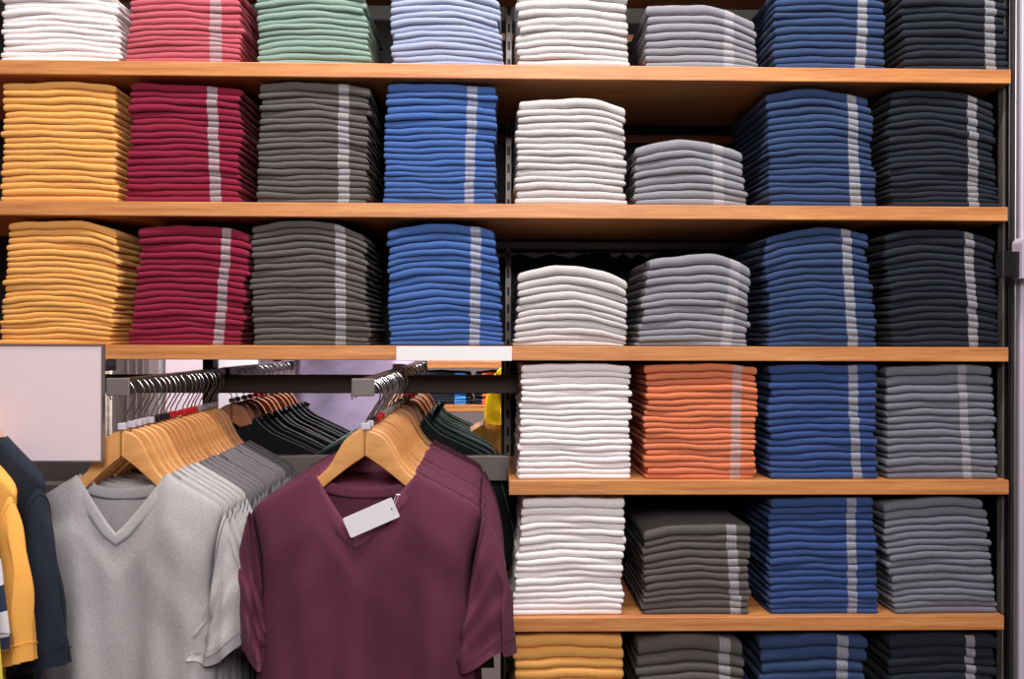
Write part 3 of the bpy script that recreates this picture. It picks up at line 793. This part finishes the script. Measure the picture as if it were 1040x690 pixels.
p2 = tip(T_yel, 11, 500, 1.505, -38, 1.0, 'amber yellow t-shirt hanging in front of the ink navy one')
p3 = tip(T_stripe, -16, 510, 1.44, -38, 1.0, 'navy and white striped t-shirt peeking in at the left edge')
p4 = tip(T_lime, -22, 520, 1.39, -38, 1.0, 'lime yellow t-shirt at the lower left corner, foremost')
root = empty('clothes_rack', (p1.x - .1, -0.42, 0)); tag(root, 'steel clothes rack standing just outside the left edge', 'rack')
box('post', -.015, .015, 0, .03, 0, p1.z + .1, M['steel'], root); box('foot', -.2, .2, -.2, .2, 0, .02, M['steel'], root)
V, Fc = tube_mesh([(0, .015, p1.z + .082), (.1, .0, p1.z + .082), (p4.x - p1.x + .1, -.62, p4.z + .082)], .010, 12); link('bar', V, Fc, M['steel'], root)

# ------------------------------------------------------------------ across the aisle
# a wall unit with folded navy shirts
AY = 1.95
def far_shelf(px0, px1, pt, pb, label):
    a = at(px0, pb, AY); b = at(px1, pt, AY)
    o = box('shelf_board', a.x, b.x, AY, AY + 0.4, a.z, b.z, M['shelf']); tag(o, label, 'shelf', 'oak boards across the aisle'); return b.z
zs = far_shelf(385, 520, 411.5, 418.5, 'oak board across the aisle under the navy shirts with bright prints')
far_shelf(385, 520, 367, 374, 'oak board across the aisle above the navy shirts with bright prints')
stack('dark navy', 3, (392, 478), (392, 478), 378, 12, 1, 1, (461, 474, 461, 474), 0.3, AY + 0.01, 301, '', None, zs, M['bright blue'], mode='pile')
stack('dark navy', 3, (482, 517), (482, 517), 378, 12, 1, 1, (489, 505, 489, 505), 0.3, AY + 0.01, 302, '', None, zs, M['bright orange'], mode='pile')
for px, lab in ((384, 'grey side panel left of the shelves across the aisle'), (521, 'grey side panel right of the shelves across the aisle')):
    x = at(px, 400, AY).x
    o = box('side_panel', x - 0.012, x + 0.0, AY, AY + 0.4, 0, 2.2, M['backwall']); tag(o, lab, 'panel')
def pile_mesh(name, L, parent=None):
    V, Fc = merge([(v, f) for v, f, m in L])
    mats = []
    for v, f, m in L:
        if m not in mats: mats.append(m)
    o = link(name, V, Fc, mats, parent)
    idx = []
    for v, f, m in L: idx += [mats.index(m)] * len(f)
    o.data.polygons.foreach_set('material_index', idx)
    return o
o = pile_mesh('folded_shirt', PILE); o['kind'] = 'stuff'
tag(o, 'the remaining thinner folded t-shirts in mustard, crimson, charcoal, royal blue and other stacks', 'folded shirts')
so = pile_mesh('size_strip', STRIPS, o); so['kind'] = 'stuff'
# hanging yellow garment and ochre ones behind the white stack
Ty = tee('hanging_shirt', M['sun yellow'], M['sun yellow'], 0.012, 31)
p = at(560, 352, 1.25)
place(Ty, p.x - .03, 1.25, at(497, 352, 1.25).z + .03, R(8), 'bright sun yellow t-shirt hanging far back beside the white stack', 't-shirt', None, .8)
place(HG['dark'], p.x - .03, 1.25, at(497, 352, 1.25).z + .03, R(8), 'reddish wooden hanger inside the sun yellow shirt far back', 'hanger', None, .8, .5)
zt = p.z + .03 + .064
o = link('hanging_rail', *tube_mesh([(p.x - .12, 1.25, zt - .0), (p.x + .6, 1.25, zt - .0)], 0.012, 12), M['chrome']); tag(o, 'round chrome rail far back above the sun yellow shirt', 'rail')
shift(o, (p.x, 1.25, zt))
for sx in (-.12, .6):
    o = link('rail_post', *tube_mesh([(p.x + sx, 1.25, 0), (p.x + sx, 1.25, zt - .012)], 0.012, 12), M['chrome'])
    shift(o, (p.x + sx, 1.25, 0)); tag(o, ('left' if sx < 0 else 'right') + ' chrome post of the far rail with the sun yellow shirt', 'post')
To = tee('hanging_shirt', M['ochre'], M['ochre'], 0.006, 33, edge_line=M['card'])
for k in range(5):
    q = at(505, 425, 0.66 + k * 0.04)
    place(To, AX2 + 0.26, 0.66 + k * 0.04, 0.93, math.pi / 2 + R(60), f'ochre t-shirt with pale tape, {nth(k)} of those tucked behind the white stack', 't-shirt', 'ochre t-shirts tucked behind the white stack', .5)
# grey pillar, bright panels
a = at(118, 345, 1.5); b = at(152, 345, 1.5)
V, Fc = merge([box_mesh(a.x, b.x, 1.5, 1.6, 0, 2.6, .003)] + [box_mesh(a.x + (b.x - a.x) * f - .003, a.x + (b.x - a.x) * f + .003, 1.494, 1.5, 0, 2.6, .001) for f in (.35, .6, .8)])
o = link('grooved_pillar', V, Fc, M['backwall'], None, False); shift(o, ((a.x + b.x) / 2, 1.55, 0)); tag(o, 'grooved taupe pillar beyond the left hanging shirts', 'pillar')
a = at(140, 345, 2.6); b = at(164, 345, 2.6)
o = box('poster_board', a.x, b.x, 2.6, 2.63, 0, 1.9, M['card']); tag(o, 'bright white board in the distance beyond the left rail', 'board')
a = at(168, 345, 2.4); b = at(214, 345, 2.4)
o = box('notice_board', a.x, b.x, 2.4, 2.43, 0, 1.9, M['sign']); tag(o, 'pale mauve display panel in the distance beyond the left rail', 'panel')
a = at(222, 345, 2.8); b = at(262, 345, 2.8)
o = box('poster_board', a.x, b.x, 2.8, 2.83, 0, 1.9, M['card']); tag(o, 'white board in the distance above the rear hangers', 'board')
# cream stack by the sign
a = at(100, 430, 1.3); b = at(113, 367, 1.3)
V, Fc = merge([box_mesh(a.x, b.x, 1.3, 1.5, 1.0 - .9, b.z + .1, .004)])
o = link('cream_curtain', *merge([tube_mesh([(a.x + (b.x - a.x) * f, 1.3 + .004 * math.sin(9 * f), .0), (a.x + (b.x - a.x) * f, 1.3, 1.6)], .010, 8) for f in (.1, .35, .6, .85)]), M['cream'])
shift(o, (a.x, 1.3, 0)); tag(o, 'crinkled cream curtain showing beside the sign board', 'curtain')
# pale sheets under the grey beam, row three
for (x0, x1, lab) in ((500, 600, 'crumpled pale sleeve lying behind the light grey stack of the third shelf'), (620, 668, 'crumpled pale sleeve lying behind the mid grey stack of the third shelf')):
    V = []
    for i in range(24):
        for j in range(4):
            q = at(x0 + (x1 - x0) * i / 23, 257 + 5 * (j / 3) * (0.6 + .4 * math.sin(i * .8)), 0.51)
            V.append((q.x, q.y + .006 * math.sin(i * 1.3 + j), q.z))
    o = link('garment_sleeve', V, grid_faces(24, 4), M['sign']); o.modifiers.new('s', 'SOLIDIFY').thickness = .002
    shift(o, V[0]); tag(o, lab, 'plastic sleeve')

# ------------------------------------------------------------------ person beyond the rack
def skin_body(name, joints, edges, radii, mat, parent, sub=2):
    me = bpy.data.meshes.new(name); me.from_pydata(joints, edges, []); o = bpy.data.objects.new(name, me); COL.objects.link(o)
    o.parent = parent
    o.modifiers.new('skin', 'SKIN')
    sv = me.skin_vertices[0].data if me.skin_vertices else None
    if sv is None:
        import bmesh
        bm = bmesh.new(); bm.from_mesh(me); bm.verts.layers.skin.verify(); bm.to_mesh(me); bm.free(); sv = me.skin_vertices[0].data
    for i, r in enumerate(radii): sv[i].radius = r if isinstance(r, tuple) else (r, r)
    sv[0].use_root = True
    sb = o.modifiers.new('sub', 'SUBSURF'); sb.levels = sub; sb.render_levels = sub
    me.materials.append(mat)
    return o
def loft(name, rings, mat, parent, n=28, seed=1):
    """rings: (x, y, z, rx, ry)"""
    rg_ = random.Random(seed); ph = [rg_.uniform(0, 6) for _ in range(3)]
    rr = smooth(rings, 4); V = []
    for i, (x, y, z, rx, ry) in enumerate(rr):
        for k in range(n):
            q = 2 * math.pi * k / n; f = 1 + .02 * math.sin(4 * q + ph[0] + z * 9) + .012 * math.sin(7 * q + ph[1] - z * 30)
            V.append((x + rx * math.cos(q) * f, y + ry * math.sin(q) * f, z))
    return link(name, V, grid_faces(len(rr), n, True), mat, parent)
pp = at(352, 345, 1.48)
PX = pp.x
root = empty('person', (PX, 1.48, 0)); tag(root, 'person in a loose lavender top and black trousers browsing behind the rack', 'person')
J = [(0, 0, .92), (0, 0, 1.10), (0, 0, 1.28), (0, 0, 1.40), (0, -.01, 1.47), (0, -.01, 1.55), (0, -.02, 1.62), (0, -.015, 1.69),
     (-.16, 0, 1.36), (-.22, -.03, 1.12), (-.30, -.20, 1.10), (-.325, -.245, 1.10),
     (.16, 0, 1.36), (.21, .02, 1.10), (.20, -.10, .90), (.20, -.12, .86),
     (-.09, 0, .88), (-.10, 0, .48), (-.10, .02, .09), (-.11, -.12, .045),
     (.09, 0, .88), (.10, 0, .48), (.10, .02, .09), (.11, -.12, .045)]
E = [(0, 1), (1, 2), (2, 3), (3, 4), (4, 5), (5, 6), (6, 7), (3, 8), (8, 9), (9, 10), (10, 11), (3, 12), (12, 13), (13, 14), (14, 15),
     (0, 16), (16, 17), (17, 18), (18, 19), (0, 20), (20, 21), (21, 22), (22, 23)]
RD = [(.14, .10), (.12, .09), (.14, .10), (.10, .08), .055, .06, (.075, .09), (.06, .075), .055, .043, .028, .026, .055, .043, .028, .026,
      .08, .055, .04, .035, .08, .055, .04, .035]
# hands: palm + five fingers each
def hand(base, d, side):
    global J, E, RD
    d = Vector(d).normalized(); s = Vector(side).normalized(); nrm = d.cross(s)
    b0 = base; P0 = Vector(J[b0])
    J.append(tuple(P0 + d * .05)); RD.append((.032, .016)); E.append((b0, len(J) - 1)); pm = len(J) - 1
    for k, (o_, L) in enumerate(((-.027, .060), (-.009, .072), (.010, .068), (.027, .052))):
        prev = pm
        for a, (f, c) in enumerate(((.03, 0), (.03 + L * .5, .008), (.03 + L, .028))):
            J.append(tuple(P0 + d * (.05 + f) + s * o_ + nrm * c)); RD.append(.0088 - .001 * a); E.append((prev, len(J) - 1)); prev = len(J) - 1
    prev = b0
    for a, (f, o_) in enumerate(((.02, -.028), (.045, -.048), (.07, -.055))):
        J.append(tuple(P0 + d * f + s * o_)); RD.append(.0105 - .001 * a); E.append((prev, len(J) - 1)); prev = len(J) - 1
hand(11, (-.5, -.8, .1), (0, 0, -1)); hand(15, (0, -.2, -1), (0, 1, 0))
skin_body('body', J, E, RD, M['skin'], root)
loft('lavender_top', [(0, 0, .80, .205, .15), (0, 0, .86, .205, .145), (0, 0, 1.0, .20, .138), (0, 0, 1.2, .20, .14), (0, 0, 1.34, .19, .12), (0, 0, 1.41, .12, .085), (0, -.005, 1.44, .075, .065)], M['lavender'], root, seed=2)
V1 = tube_mesh(smooth([(-.13, 0, 1.36), (-.19, 0, 1.26), (-.225, -.03, 1.13), (-.25, -.09, 1.11)], 5), [.075 - .0015 * i for i in range(16)], 16, False)
V2 = tube_mesh(smooth([(.13, 0, 1.36), (.19, .0, 1.26), (.215, .02, 1.12), (.215, -.02, 1.03)], 5), [.075 - .0015 * i for i in range(16)], 16, False)
link('sleeve', *V1, M['lavender'], root); link('sleeve', *V2, M['lavender'], root)
for s in (-1, 1): loft('trouser_leg', [(s * .085, 0, .90, .085, .10), (s * .09, 0, .75, .085, .10), (s * .10, 0, .48, .075, .085), (s * .10, .01, .2, .065, .07), (s * .10, .015, .08, .068, .075)], M['trousers'], root, seed=4 + s)
loft('hair', [(0, .012, 1.53, .07, .055), (0, .02, 1.60, .092, .085), (0, .012, 1.68, .094, .098), (0, 0, 1.745, .075, .08), (0, 0, 1.78, .02, .02)], M['hair'], root, seed=9)
for s in (-1, 1):
    V, Fc = tube_mesh([(s * .033, -.103, 1.645), (s * .033, -.109, 1.645)], .010, 10); link('eye', V, Fc, M['clip white'], root)
    loft('shoe', [(s * .105, -.05, .001, .048, .13), (s * .105, -.05, .03, .048, .13), (s * .105, -.03, .07, .042, .09), (s * .105, .01, .11, .042, .05)], M['shoe'], root, seed=3)
V, Fc = tube_mesh([(0, -.105, 1.655), (0, -.118, 1.625), (0, -.128, 1.605), (0, -.108, 1.595)], [.006, .009, .012, .006], 10); link('nose', V, Fc, M['skin'], root)
V, Fc = tube_mesh([(-.024, -.098, 1.570), (0, -.104, 1.572), (.024, -.098, 1.570)], [.003, .006, .003], 8); link('mouth', V, Fc, M['clip red'], root)

# remove prototypes that were never placed
for pr in list(HG.values()):
    if 'label' not in pr:
        for c in list(pr.children): bpy.data.objects.remove(c)
        bpy.data.objects.remove(pr)
